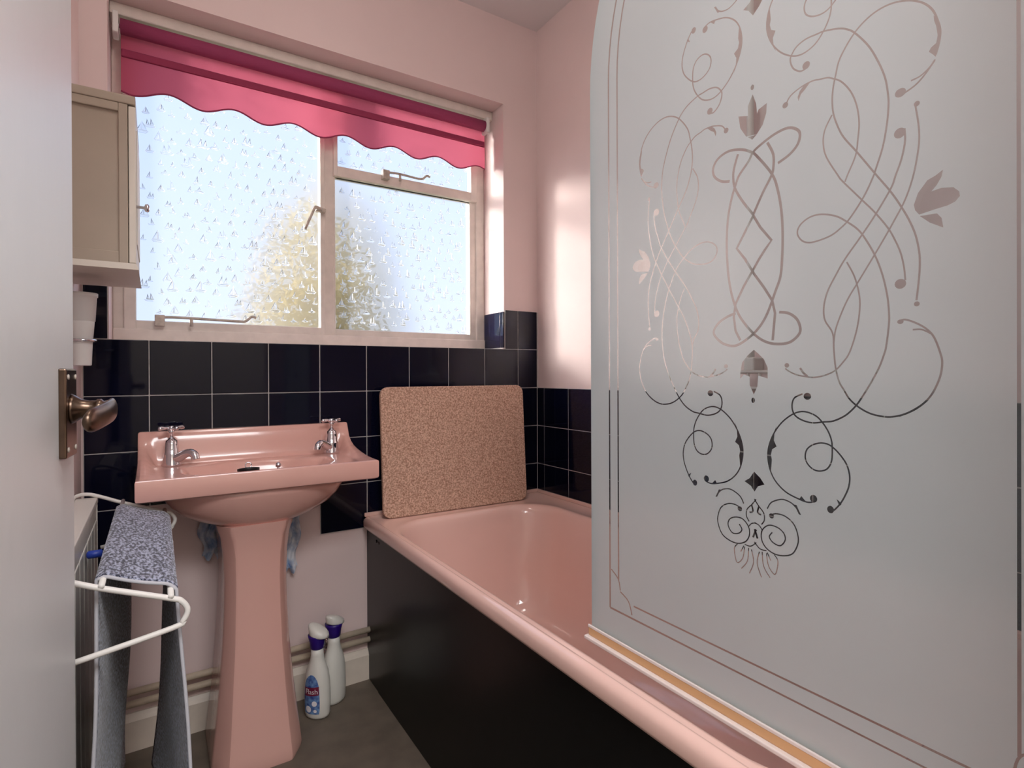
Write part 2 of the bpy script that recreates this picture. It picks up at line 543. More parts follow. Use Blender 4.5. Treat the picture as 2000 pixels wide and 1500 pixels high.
pane(0.551, 1.090, 1.772, 2.030)
pane(0.545, 1.090, 1.191, 1.735)
# casement stays and handle
def stay(xa, xb, z, y=1.975):
    s = tube('casement_stay', catmull([(xa, y, z + .012), (xa + .05, y - .004, z + .014), (xb - .05, y - .006, z + .010), (xb - .025, y - .006, z + .012), (xb - .008, y - .008, z + .026), (xb + .006, y - .008, z + .024)], 5), [.0042] * 26, M['steel'], win, 8)
    box('stay_bracket', xa - .012, xa + .014, y - .006, y + .02, z - .014, z + .02, M['steel'], s, .002)
    tube('stay_pin', [(xa + (xb - xa) * .32, y - .004, z - .012), (xa + (xb - xa) * .32, y - .004, z + .014)], .005, M['steel'], s, 8)
    return s
stay(0.012, 0.272, 1.190)
s2 = stay(0.722, 0.890, 1.765)
h = box('handle_plate', 0.470, 0.505, 1.972, 1.994, 1.594, 1.607, M['steel'], win, .003)
tube('casement_handle', catmull([(0.49, 1.972, 1.601), (0.468, 1.962, 1.603), (0.458, 1.958, 1.590), (0.430, 1.955, 1.522)], 4), [.006, .006, .006, .006, .006, .006, .0055, .0055, .005, .005, .005, .005, .0045], M['steel'], h, 8)

# outside: ground and the blurred golden tree
struct(multi('garden_ground', [(-15, 25, 2.2, 40, -2.7, -2.6)], M['grass']))
tree = empty('garden_tree', (1.35, 5.6, -2.6), 'golden leaved tree blurred behind the patterned window glass', 'tree')
tube('trunk', catmull([(1.35, 5.6, -2.6), (1.32, 5.62, -1.2), (1.38, 5.6, 0.4), (1.36, 5.58, 1.6)], 4), [.12, .12, .11, .11, .1, .1, .09, .09, .08, .07, .06, .05, .03], M['bark'], tree)
v, f = [], []
for i in range(6500):
    a, b_ = random.uniform(0, 2 * math.pi), random.uniform(-1, 1)
    rr = random.random() ** .45
    w = math.sqrt(1 - b_ * b_)
    c = Vector((1.30 + .74 * rr * w * math.cos(a), 5.6 + .7 * rr * w * math.sin(a), 1.15 + 1.6 * rr * b_))
    t = Vector((random.gauss(0, 1), random.gauss(0, 1), random.gauss(0, 1))).normalized()
    o = t.orthogonal().normalized()
    s = random.uniform(.03, .055)
    k = len(v)
    v += [c - t * s, c + o * s * .5, c + t * s, c - o * s * .5]
    f.append((k, k + 1, k + 2, k + 3))
cr = bpy.data.meshes.new('crown'); cr.from_pydata([tuple(p) for p in v], [], f)
crown = link('crown', cr, M['leaf'], tree); crown['kind'] = 'stuff'

# ceiling lamp added as unseen fill for the room, above the frame
fill_lamp = empty('fill_globe_light', (0.30, 0.80, ZT), 'round opal glass globe added as fill light under the bathroom ceiling', 'fill light', local=True)
lathe('fill_light_rose', [(.05, 0), (.052, -.010), (.040, -.022), (.012, -.026)], M['white'], fill_lamp, n=28)
lathe('stem', [(.009, -.02), (.009, -.115)], M['white'], fill_lamp, n=12)
lathe('opal_fill_globe', [(.03, -.108)] + [(.115 * math.sin(a), -.215 + .115 * math.cos(a)) for a in [math.radians(18 + 15 * k) for k in range(11)]] + [(.004, -.330)], M['opal'], fill_lamp, n=36)

# ------------------------------------------------------------------ roller blind
BY = 1.915
bl = empty('roller_blind', (0.52, BY, 1.84), 'bright pink roller blind with scalloped hem across the window top', 'blind')
tube('roller', [(-0.078 + 1.193 * i / 8, BY + .012, 2.022) for i in range(9)], .021, M['blind_dark'], bl, 20)
def scallop(x):
    ph = (x - 0.127) / 0.1757
    return 1.854 - .0127 * math.cos(2 * math.pi * ph) - .003
v, f = [], []
NX = 140
zs = [1.0, .86, .8, .7, .55, .3, .15, 0]
for i in range(NX + 1):
    x = -0.078 + 1.204 * i / NX
    for k in zs:
        zb = scallop(x)
        z = zb + (2.028 - zb) * k
        y = BY + .030 + .0015 * math.sin(x * 9 + z * 4) - .003 * (1 - k)
        v.append((x, y, z))
n = len(zs)
for i in range(NX):
    for j in range(n - 1): f.append((i * n + j, i * n + j + 1, (i + 1) * n + j + 1, (i + 1) * n + j))
from_data('fabric', v, f, M['blind'], bl, True)
tube('hem_binding', [(-0.078 + 1.204 * i / NX, BY + .026, scallop(-0.078 + 1.204 * i / NX)) for i in range(NX + 1)], .0024, M['blind_hem'], bl, 6)
box('lath_pocket', -0.077, 1.124, BY + .022, BY + .032, 1.944, 1.966, M['blind_hem'], bl, .003)
for x in (-0.092, 1.118):
    br = box('bracket', x - .004, x + .010, BY - .012, BY + .04, 1.992, 2.052, M['white'], bl, .003)
    tube('pin', [(x, BY + .012, 2.022), (x + .02, BY + .012, 2.022)], .006, M['chrome'], br, 8)

# ------------------------------------------------------------------ wash basin
BX0, BX1, BYF, BYB, RIM = -0.04, 0.530, 1.515, 1.842, 0.787
prof = [(1.842, .872), (1.822, .872), (1.80, .834), (1.775, .817), (1.746, .806), (1.71, .799), (1.672, .794), (1.63, .790), (1.596, .788), (1.515, .787)]
def edge_h(y):
    for (ya, za), (yb, zb) in zip(prof, prof[1:]):
        if yb <= y <= ya:
            t = (ya - y) / (ya - yb); return za + (zb - za) * t
    return prof[-1][1] if y < prof[-1][0] else prof[0][1]
def sst(a, b, x):
    t = min(1, max(0, (x - a) / (b - a))); return t * t * (3 - 2 * t)
def basin_h(x, y):
    side = min(x - BX0, BX1 - x)
    eh = edge_h(y)
    inner = .781
    if y > 1.786: inner = .781 + .091 * sst(1.786, 1.820, y)
    wl = 1 - sst(.014, .045, side)
    front = 1 - sst(.010, .022, y - BYF)
    h = inner + (eh - inner) * max(wl, 0)
    h = max(h, RIM * front + h * (1 - front)) if front > 0 else h
    # bowl
    u, w = (x - .245) / .195, (y - 1.660) / .108
    if y > 1.70: u *= 1.0 + .35 * sst(1.70, 1.74, y)       # narrows between the taps
    d = (abs(u) ** 3.2 + abs(w) ** 3.2) ** (1 / 3.2)
    h -= .115 * (1 - sst(.52, 1.0, d)) if d < 1 else 0
    return h
basin = empty('wash_basin', (0.23, 1.70, 0), 'pink pedestal wash basin under the window', 'basin')
NX, NY = 120, 84
I = .005
v, f = [], []
for j in range(NY + 1):
    y = BYF + I + (BYB - BYF - 2 * I) * j / NY
    for i in range(NX + 1):
        x = BX0 + I + (BX1 - BX0 - 2 * I) * i / NX
        v.append((x, y, basin_h(x, y)))
for j in range(NY):
    for i in range(NX):
        a = j * (NX + 1) + i
        f.append((a, a + 1, a + NX + 2, a + NX + 1))
loop = [i for i in range(NX + 1)] + [j * (NX + 1) + NX for j in range(1, NY + 1)] + [NY * (NX + 1) + i for i in range(NX - 1, -1, -1)] + [j * (NX + 1) for j in range(NY - 1, 0, -1)]
cx, cy = (BX0 + BX1) / 2, (BYF + BYB) / 2
def outset(p, z, k):
    x, y = p[0], p[1]
    if x < BX0 + I + 1e-6: x = BX0 + k
    if x > BX1 - I - 1e-6: x = BX1 - k
    if y < BYF + I + 1e-6: y = BYF + k
    if y > BYB - I - 1e-6: y = BYB - k
    return (x, y, z)
base = [v[k] for k in loop]
prev = loop
for dz, k, zabs in ((-.0015, .0015, None), (-.005, 0, None), (None, 0, .742), (None, .002, .737), (None, .008, .734)):
    st = len(v)
    for p in base:
        v.append(outset(p, (p[2] + dz) if zabs is None else zabs, k))
    cur = list(range(st, len(v)))
    N = len(loop)
    for i in range(N): f.append((prev[i], prev[(i + 1) % N], cur[(i + 1) % N], cur[i]))
    prev = cur
f.append(tuple(prev))
bb = autosmooth(from_data('bowl', v, f, M['pink'], basin), 40)
def und(z, hw, yf, yb=1.835, n=36):
    out = []
    for k in range(n):
        a = 2 * math.pi * k / n
        c, s = math.cos(a), math.sin(a)
        e = 0.75
        out.append((.24 + hw * math.copysign(abs(c) ** e, c), (yf + yb) / 2 + (yb - yf) / 2 * math.copysign(abs(s) ** e, s), z))
    return out
loft('under_bowl', [und(.736, .230, 1.530), und(.715, .226, 1.536), und(.692, .213, 1.546), und(.668, .190, 1.560), und(.650, .160, 1.572), und(.638, .128, 1.582), und(.630, .100, 1.590)], M['pink'], basin)
def ped(z, hw, yf, yb, ch, cx=.228):
    x0, x1 = cx - hw, cx + hw
    base = [(x0, yb), (x0, yf + ch * 1.6), (x0 + ch, yf), (x1 - ch, yf), (x1, yf + ch * 1.6), (x1, yb)]
    out = []
    for i, (x, y) in enumerate(base):      # small fillets at each corner
        pb, nb = Vector(base[i - 1]), Vector(base[(i + 1) % 6]); c = Vector((x, y))
        r = .007
        p1 = c + (pb - c).normalized() * r; p2 = c + (nb - c).normalized() * r
        for t in (0, .5, 1):
            q = p1 * (1 - t) ** 2 + c * 2 * t * (1 - t) + p2 * t * t
            out.append((q.x, q.y, z))
    return out
secs = [(.636, .096, 1.580, 1.80, .028), (.622, .093, 1.583, 1.80, .027), (.60, .086, 1.588, 1.80, .026), (.55, .080, 1.594, 1.80, .025), (.48, .0775, 1.597, 1.80, .024),
        (.40, .079, 1.596, 1.80, .024), (.30, .084, 1.590, 1.80, .026), (.20, .092, 1.582, 1.80, .028), (.10, .102, 1.570, 1.80, .032), (.04, .109, 1.561, 1.80, .034), (.012, .112, 1.556, 1.80, .035), (0, .111, 1.558, 1.80, .035)]
autosmooth(loft('pedestal', [ped(*s) for s in secs], M['pink'], basin), 30)

def make_tap(name, loc, rz, label):
    t = empty(name, loc, label, 'tap', 'basin taps', rz, local=True)
    lathe('tap_body', [(.024, 0), (.024, .004), (.0215, .010), (.0195, .030), (.0195, .034), (.0180, .036), (.0162, .058), (.0145, .068), (.0085, .072), (.0065, .076)], M['chrome'], t)
    path = catmull([(0, 0, .020), (.020, 0, .022), (.042, 0, .033), (.058, 0, .036), (.070, 0, .030), (.074, 0, .018)], 5)
    rad = [.0145 - .0035 * min(1, i / 12) for i in range(len(path))]
    tube('spout', path, rad, M['chrome'], t, 14)
    lathe('stem', [(.0052, .072), (.0052, .088), (.0075, .090), (.0075, .096), (.005, .098)], M['chrome'], t, n=16)
    hd = lathe('handle_hub', [(.007, .095), (.0095, .098), (.0095, .106), (.006, .109)], M['chrome'], t, n=18)
    for k in range(4):
        a = math.pi / 4 + k * math.pi / 2 + .35
        d = Vector((math.cos(a), math.sin(a), 0))
        tube('handle_arm', [Vector((0, 0, .103)) + d * r for r in (.006, .013, .020, .027, .032, .034)], [.0042, .0038, .005, .0062, .0052, .002], M['chrome'], hd, 10)
    return t
make_tap('basin_tap', (0.037, 1.772, .7815), math.radians(-42), 'chrome cross head tap on the basin corner beside the towel airer')
make_tap('basin_tap', (0.467, 1.776, .7815), math.radians(180 + 42), 'chrome cross head tap on the basin corner nearer the cork board')

# plug lying on the basin, chain stay
pl = empty('basin_plug', (0.216, 1.590, .757), 'black rubber basin plug with ring lying in the pink basin', 'plug', local=True)
pl.location = (0.205, 1.592, .770)
pl.rotation_euler = (math.radians(-14), 0, 0)
lathe('stopper', [(.021, 0), (.026, .003), (.027, .010), (.027, .013), (.012, .015), (.004, .016)], M['black'], pl)
rg = [(.0075 * math.cos(a), 0, .021 + .0075 * math.sin(a)) for a in [2 * math.pi * k / 16 for k in range(17)]]
tube('ring', rg, .0014, M['chrome'], pl, 6)
cs = empty('chain_stay', (0.279, 1.600, .765), 'small chrome knob standing in the pink basin beside the plug', 'knob', local=True)
lathe('post', [(.003, 0), (.003, .014)], M['chrome'], cs, n=12)
lathe('knob', [(.003, .012), (.0065, .015), (.0075, .019), (.0055, .024), (.002, .026)], M['chrome'], cs, n=14)

# ------------------------------------------------------------------ bath
bath = empty('bathtub', (0.95, 0.98, 0), 'pink enamel bathtub along the right hand wall', 'bathtub')
OX0, OX1, OY0, OY1 = .585, XR - .007, YN + .003, YB - .008
def mo(k, z, r, kx=None, ky=None):
    kx = k if kx is None else kx; ky = k if ky is None else ky
    return rrect(.619 + kx, 1.213 - kx, .30 + ky * 2.2, 1.705 - ky, r, z, 10)
def ou(k, z, r): return rrect(OX0 + k, OX1 - k, OY0 + k, OY1 - k, r, z, 10)
rings = [ou(.010, .512, .012), ou(.002, .514, .012), ou(0, .520, .012), ou(0, .536, .012), ou(.002, .543, .012), ou(.007, .548, .012), ou(.013, .550, .012), ou(.0165, .5495, .012),
         ou(.0185, .547, .013), mo(-.012, .5468, .14), mo(-.006, .5475, .14), mo(0, .546, .14), mo(.005, .541, .14), mo(.010, .532, .14), mo(.015, .515, .14), mo(.022, .48, .14), mo(.032, .42, .14),
         mo(.050, .32, .14), mo(.068, .24, .14), mo(.088, .20, .14), mo(.115, .178, .13), mo(.16, .168, .10), mo(.24, .165, .05)]
loft('tub', rings, M['bath'], bath, True, False, True)
lathe('waste', [(.034, .166), (.034, .169), (.02, .1695), (.018, .167)], M['chrome'], bath, c=(.915, .98, 0))
# upstand bead along the walls
box('wall_bead', OX0 + .004, OX1, OY1 - .012, OY1, .548, .562, M['bath'], bath, .004)
box('wall_bead', OX1 - .012, OX1, OY0, OY1 - .012, .548, .562, M['bath'], bath, .004)
pn = box('side_panel', .600, .612, YN, 1.733, 0.0, .514, M['panel'], bath, .0015)
pn['label'] = 'glossy black side panel'
box('filler_strip', .602, .613, 1.735, YB - .001, 0.0, .514, M['panel'], bath, .0015)
for y, z in ((1.72, .487), (1.745, .487)):
    o = lathe('screw_cap', [(.005, 0), (.005, .0015), (.003, .0028)], M['black'], pn, n=12)
    o.matrix_local = Matrix.Translation((.601, y, z)) @ Matrix.Rotation(math.radians(-90), 4, 'Y')

# ------------------------------------------------------------------ cork board leaning on the bath end
ck = empty('cork_board', (0.915, 1.752, .5485), 'large speckled cork bath mat board leaning on the bath end', 'cork board', local=True)
ck.location = (0.912, 1.757, .549)
ck.rotation_euler = (math.radians(-4), 0, math.radians(-1.6))
W2, HH, r = .281, .437, .028
out = []
for c0, c1, a0 in ((W2 - r, HH - r, 0), (-W2 + r, HH - r, 90), (-W2 + r, r, 180), (W2 - r, r, 270)):
    for k in range(7):
        a = math.radians(a0 + 15 * k); out.append((c0 + r * math.cos(a), c1 + r * math.sin(a)))
def ckr(ins, y): return [(x * (1 - ins / W2), y, ins + z * (1 - 2 * ins / HH)) for x, z in out]
autosmooth(loft('board', [ckr(.002, -.006), ckr(0, -.004), ckr(0, .008), ckr(.002, .010)], M['cork'], ck), 30)

# ------------------------------------------------------------------ shower screen
XS, SYA, SYB = .66, .760, .112
AX, ZM, ZB, ZARCH, ZTOP = .436, 1.197, .574, 1.55, 1.93
scr = empty('bath_screen', (XS, .436, ZB), 'frosted arched glass bath screen etched with clear scrollwork', 'bath screen')
outline = [(SYA, ZB), (SYA, ZARCH - .2)]
for k in range(0, 41):
    a = math.pi * k / 40
    c, s = math.cos(a), math.sin(a)
    e = 1.0
    outline.append((AX + (SYA - AX) * math.copysign(abs(c) ** e, c), ZARCH - .02 + (ZTOP - ZARCH + .02) * abs(s) ** e))
outline += [(SYB, ZARCH - .2), (SYB, ZB)]
ORN = [
 ('s', 1.8, 'h', [(199.0,143.9),(190.9,134.0),(182.6,126.9),(172.5,122.8)]),
 ('s', 1.6, 'h', [(199.5,144.9),(195.0,139.3),(186.8,134.1),(178.4,133.0)]),
 ('b', (5.2, 4.6), 'h', [(168.7,124.7)]),
 ('s', 1.9, 'h', [(200.0,149.3),(202.5,158.1),(204.0,170.3),(202.0,181.9),(197.1,196.4),(187.9,208.7),(174.2,218.3),(157.7,223.3),(140.4,221.4),(123.4,211.0),(108.1,190.7),(102.9,172.9),(99.9,157.9),(99.1,143.3),(100.8,127.7),(106.7,109.2),(113.1,96.1),(125.6,77.2),(144.8,46.4),(159.6,23.0),(169.6,4.2),(177.1,-12.4),(182.4,-28.2),(185.5,-45.8),(186.0,-60.4),(184.9,-77.2),(183.0,-95.1)]),
 ('p', 0, 'h', [(198.3,189.8),(201.3,184.7),(204.2,170.2),(202.8,155.6),(200.0,147.3),(197.5,151.1),(194.2,155.1),(196.0,158.4),(200.5,160.9),(201.8,167.9),(200.5,178.0),(198.9,183.6)]),
 ('b', (2.6, 2.6), 'h', [(183.3,-98.8)]),
 ('s', 1.9, 'h', [(68.7,196.9),(61.4,196.7),(52.6,204.4),(48.9,216.3),(51.9,223.5),(57.9,229.2),(68.7,232.2),(81.4,231.3),(89.7,230.5),(105.6,225.2),(115.9,218.9),(124.6,209.7),(137.9,189.2),(147.3,168.0),(154.2,147.0),(157.0,128.2),(157.5,115.4),(155.8,95.9),(151.8,73.4),(144.8,51.5),(142.4,44.5),(132.8,25.3),(118.0,4.7),(107.7,-4.3),(97.2,-10.2),(82.3,-13.2),(71.1,-13.1),(62.4,-8.5),(57.3,1.2),(61.0,10.4),(72.5,16.9),(86.5,17.1),(102.6,11.1),(114.2,2.3),(126.7,-9.8),(135.2,-23.4),(144.6,-43.3),(151.5,-64.8),(156.1,-88.2),(157.7,-108.6),(157.1,-122.4),(154.8,-141.2),(153.1,-148.7),(147.9,-163.9),(139.7,-180.6),(130.0,-197.7),(122.6,-208.5),(112.5,-218.4),(99.4,-225.4),(88.7,-227.2),(74.8,-229.2),(61.9,-226.5),(53.1,-220.6),(50.1,-210.6),(53.1,-200.3),(63.4,-195.0)]),
 ('b', (4.6, 4.6), 'h', [(68.7,200.5)]),
 ('b', (4.6, 4.2), 'h', [(69.2,-197.7)]),
 ('s', 1.7, 'h', [(43.6,164.8),(49.7,172.5),(64.4,177.6),(77.2,178.3),(84.2,176.5),(93.6,174.4),(100.2,170.3),(109.4,162.6),(119.5,146.8),(125.7,128.4),(128.1,109.1),(126.8,91.2),(124.3,73.6),(115.5,53.9),(113.0,47.4)]),
 ('b', (3.7, 3.7), 'h', [(42.4,163.4)]),
 ('p', 0, 'h', [(74.3,178.9),(67.2,172.1),(62.1,168.6),(59.2,161.6),(58.1,166.7),(60.7,172.8),(65.7,177.7)]),
 ('s', 1.7, 'h', [(98.8,129.1),(90.8,115.1),(88.7,100.7),(92.1,83.0),(105.3,57.1),(110.4,48.8),(129.2,24.3),(143.5,5.7),(156.2,-13.8),(162.9,-27.8),(168.4,-42.6),(171.6,-58.0),(173.0,-73.0)]),
 ('b', (5.4, 5.2), 'h', [(168.4,-76.1)]),
 ('b', (5.4, 5.4), 'h', [(168.0,82.6)]),
 ('s', 1.9, 'h', [(172.4,85.9),(172.9,72.2),(169.6,54.8),(164.1,39.2),(159.6,26.8),(144.7,2.8),(129.1,-18.9),(112.8,-40.2),(102.4,-57.4),(93.1,-75.2),(89.0,-92.7),(90.3,-108.0),(99.0,-123.7),(100.4,-144.2),(102.2,-163.3),(106.1,-179.6),(111.2,-188.9),(117.6,-199.5),(127.5,-208.3),(138.4,-214.2),(150.1,-216.8),(160.4,-216.7),(172.5,-212.9),(184.2,-205.5),(192.5,-197.3),(198.6,-187.0),(203.6,-172.8),(205.1,-159.9),(203.6,-150.4),(198.6,-134.8),(192.6,-126.1),(184.3,-119.5),(173.7,-114.3),(168.3,-114.7)]),
 ('s', 1.8, 'h', [(167.0,-215.5),(178.9,-209.5),(187.3,-203.0),(193.0,-197.0)]),
 ('b', (3, 2.4), 'h', [(168.3,-116.0)]),
 ('s', 1.6, 'h', [(179.6,-125.2),(187.5,-125.5),(196.1,-130.5)]),
 ('b', (2.7, 2.8), 'h', [(183.6,107.1)]),
 ('s', 1.7, 'h', [(182.4,105.2),(185.1,84.8),(185.6,67.7),(183.5,50.3),(180.4,34.3),(176.1,19.6),(170.7,6.4),(162.9,-7.9),(157.3,-17.9),(145.2,-38.3),(127.8,-66.5),(116.5,-84.8),(108.8,-101.4),(102.3,-119.8),(100.1,-136.0)]),
 ('s', 1.7, 'h', [(114.7,-43.9),(122.9,-61.8),(127.8,-82.2),(128.3,-99.3),(125.2,-121.4),(117.7,-146.2),(110.0,-158.0),(100.9,-167.4),(88.8,-172.8),(76.4,-174.9),(64.9,-173.6),(54.7,-171.4),(45.7,-167.0),(41.6,-163.8)]),
 ('b', (3, 2.8), 'h', [(43.6,-160.0)]),
 ('s', 2.6, 'h', [(60.4,-163.5),(64.3,-169.3),(69.4,-173.6)]),
 ('p', 0, 'h', [(180.8,3.7),(184.5,14.9),(192.8,25.7),(199.9,28.4),(206.0,32.3),(204.8,25.7),(200.8,18.6),(196.3,13.4),(204.8,14.5),(214.5,12.4),(219.2,7.0),(219.7,2.3),(215.9,-2.1),(209.6,-4.3),(199.8,-5.3),(185.5,-7.4),(181.9,-2.0)]),
 ('p', 0, 'h', [(186.1,-9.1),(200.8,-9.9),(204.8,-15.4),(206.2,-25.3),(194.8,-17.8)]),
 ('s', 1.8, 'hv', [(76.8,-323.5),(69.0,-325.4),(57.4,-323.3),(42.4,-318.1),(30.0,-308.4),(22.1,-296.1),(18.1,-280.1),(18.9,-264.9),(25.4,-247.7),(36.5,-231.9),(50.2,-220.8),(62.1,-216.5),(73.5,-218.0),(83.3,-223.7),(92.7,-236.1),(97.4,-248.1),(98.3,-260.3),(97.3,-272.7),(92.6,-281.6),(84.5,-285.6),(76.1,-284.7),(69.0,-278.6),(66.5,-271.1),(68.3,-262.3),(74.8,-256.0),(84.5,-252.4),(94.0,-253.2),(102.0,-258.5),(109.8,-267.1),(114.9,-275.8),(117.4,-287.4),(116.1,-299.7),(111.0,-312.6),(105.8,-321.7),(99.9,-329.0)]),
 ('b', (3.9, 4.3), 'hv', [(96.2,-328.7)]),
 ('b', (4.4, 4.6), 'hv', [(76.4,-319.8)]),
 ('p', 0, 'hv', [(102.9,-315.2),(106.1,-317.3),(108.4,-320.5),(103.8,-325.1),(105.2,-320.5)]),
 ('p', 0, 'hv', [(30.2,-236.1),(23.8,-249.4),(18.3,-265.0),(17.8,-278.6),(22.1,-294.6),(23.4,-280.2),(22.1,-273.6),(23.8,-266.6),(29.8,-262.5),(26.2,-255.1),(27.0,-246.1)]),
 ('p', 0, 'hv', [(58.9,-323.4),(61.5,-319.3),(67.6,-325.3)]),
 ('s', 3.4, '', [(32.6,94.6),(48.0,100.6),(58.4,110.0),(60.7,122.1),(54.0,130.3),(43.5,134.2),(28.0,132.6),(11.8,127.1),(-1.6,120.3),(-8.4,110.2),(-22.5,95.8),(-27.9,84.7),(-33.4,70.3),(-38.0,52.3),(-40.9,32.1),(-41.9,3.2),(-40.1,-29.3),(-35.6,-57.3),(-28.4,-80.5),(-19.5,-97.2),(-3.9,-115.6),(11.1,-127.2),(27.3,-132.5),(45.9,-132.0),(57.9,-123.9),(60.8,-115.5),(56.5,-103.7),(46.0,-95.5),(33.7,-92.9)]),
 ('s', 3.4, '', [(-37.0,92.2),(-50.1,96.0),(-61.5,106.0),(-63.4,118.1),(-55.7,128.8),(-38.7,133.7),(-18.9,129.3),(-5.0,121.4),(4.3,112.2),(24.7,83.0),(32.5,59.9),(37.1,32.1),(38.6,2.3),(37.7,-27.0),(35.4,-48.7),(29.0,-65.6),(17.8,-92.8),(6.2,-110.1),(-9.1,-123.0),(-28.6,-132.3),(-47.0,-129.0),(-60.3,-118.5),(-63.2,-110.0),(-54.5,-99.1),(-41.3,-92.1),(-28.4,-88.5)]),
 ('s', 3.4, '', [(-24.2,124.8),(-29.7,109.1),(-31.5,97.0),(-28.8,80.2),(-17.3,59.7),(-3.5,40.6),(-1.8,37.1)]),
 ('s', 3.4, '', [(18.3,125.6),(26.3,107.8),(26.3,90.0),(23.1,80.5),(11.6,62.7),(-0.1,41.3),(-1.8,37.1)]),
 ('z', 3.4, '', [(-1.8,37.1),(8.2,19.4),(23.6,-0.5),(14.7,-10.8),(6.4,-21.4),(-2.0,-33.8),(-15.9,-53.6),(-28.4,-75.8),(-31.2,-93.0),(-28.5,-112.4),(-21.4,-125.5)]),
 ('z', 3.4, '', [(-1.8,37.1),(-13.9,18.1),(-26.4,-1.4),(-14.0,-17.8),(-0.3,-40.3),(13.0,-59.0),(24.3,-77.0),(28.2,-93.8),(24.9,-127.9)]),
 ('b', (2.5, 3.5), 'v', [(-2.7,205.2)]),
 ('p', 0, '', [(-2.2,196.0),(2.8,181.6),(4.0,168.2),(6.1,172.6),(17.7,176.3),(16.8,163.8),(11.9,150.6),(3.5,141.5),(-11.8,144.0),(-20.5,158.2),(-23.2,175.0),(-9.1,170.3),(-9.1,183.4)]),
 ('p', 0, '', [(-9.2,142.3),(3.5,141.1),(-3.2,136.8)]),
 ('p', 0, '', [(-1.4,-138.9),(-10.9,-146.3),(-18.8,-155.5),(-21.5,-169.7),(-21.5,-176.8),(-16.2,-171.3),(-7.5,-174.4),(-7.6,-185.3),(-1.6,-197.6),(3.5,-186.7),(4.7,-172.9),(11.0,-174.4),(17.9,-176.6),(17.9,-162.3),(12.7,-151.6),(4.4,-143.7)]),
 ('p', 0, 'v', [(-1.5,-298.8),(7.3,-305.9),(13.1,-313.4),(4.0,-317.2),(-1.1,-325.0),(-6.2,-318.2),(-15.7,-313.5),(-7.9,-308.3)]),
 ('s', 1.6, 'hv', [(16.9,-343.8),(22.8,-334.4),(36.3,-328.2),(47.4,-329.6),(54.7,-334.4),(59.7,-342.1)]),
 ('p', 0, 'hv', [(49.3,-331.1),(55.6,-331.6),(58.3,-337.2),(61.3,-342.7),(58.3,-342.1),(54.7,-335.3)]),
 ('b', (3.4, 3.2), 'hv', [(22.7,-351.8)]),
 ('s', 1.6, 'hv', [(20.8,-351.3),(28.6,-347.8),(40.0,-348.1),(51.0,-354.6),(56.5,-365.7),(57.3,-377.8),(51.0,-391.8),(39.9,-398.0),(26.5,-399.3),(14.7,-394.2),(8.8,-384.6),(9.8,-373.1),(18.8,-364.6),(30.5,-364.7),(39.0,-369.9),(40.8,-378.4),(34.2,-386.9),(24.6,-385.2),(19.7,-379.1),(23.7,-372.6)]),
 ('s', 1.5, 'hv', [(-1.3,-334.7),(4.8,-342.5),(11.9,-350.4),(12.8,-359.5),(8.8,-365.9)]),
 ('s', 2.2, 'hv', [(5.2,-343.4),(3.4,-351.2),(8.4,-353.4)]),
 ('s', 1.4, 'hv', [(-1.4,-365.8),(5.2,-367.7),(9.8,-372.8)]),
 ('s', 2.6, 'hv', [(-1.4,-374.3),(0.6,-378.1),(3.1,-385.6)]),
 ('s', 1.4, 'hv', [(-1.5,-391.2),(6.7,-398.1),(15.7,-398.0)]),
 ('s', 1.3, 'hv', [(5.7,-402.1),(2.6,-418.0),(8.6,-434.5)]),
 ('s', 1.3, 'hv', [(9.7,-401.1),(11.7,-419.1),(20.6,-431.6)]),
 ('s', 1.3, 'hv', [(15.7,-401.3),(18.6,-417.1),(27.4,-425.1),(31.3,-408.0),(26.5,-400.2)]),
 ('s', 1.3, 'hv', [(16.7,-400.1),(21.6,-409.2)]),
]

polys = []
def stroke(pts, w):
    P = [Vector(p) for p in pts]
    L, R_ = [], []
    for i, p in enumerate(P):
        t = (P[min(i + 1, len(P) - 1)] - P[max(i - 1, 0)])
        if t.length < 1e-9: t = Vector((1, 0))
        t.normalize()
        n_ = Vector((-t.y, t.x)) * w / 2
        L.append(p + n_); R_.append(p - n_)
    for i in range(len(P) - 1):
        polys.append([L[i], R_[i], R_[i + 1]]); polys.append([L[i], R_[i + 1], L[i + 1]])
for typ, w, fl, pts in ORN:
    vs = [(1, 1)] + ([(-1, 1)] if 'h' in fl else []) + ([(1, -1)] if 'v' in fl else []) + ([(-1, -1)] if 'h' in fl and 'v' in fl else [])
    for sx, sz in vs:
        q = [Vector((AX - sx * a / 1000, ZM + sz * b / 1000)) for a, b in pts]
        if typ == 's': stroke(catmull(q, 5), w / 1000)
        elif typ == 'z': stroke(q, w / 1000)
        elif typ == 'b': polys.append([q[0] + Vector((w[0] / 1000 * math.cos(t * math.pi / 8), w[1] / 1000 * math.sin(t * math.pi / 8))) for t in range(16)])
        else: polys.append(q)
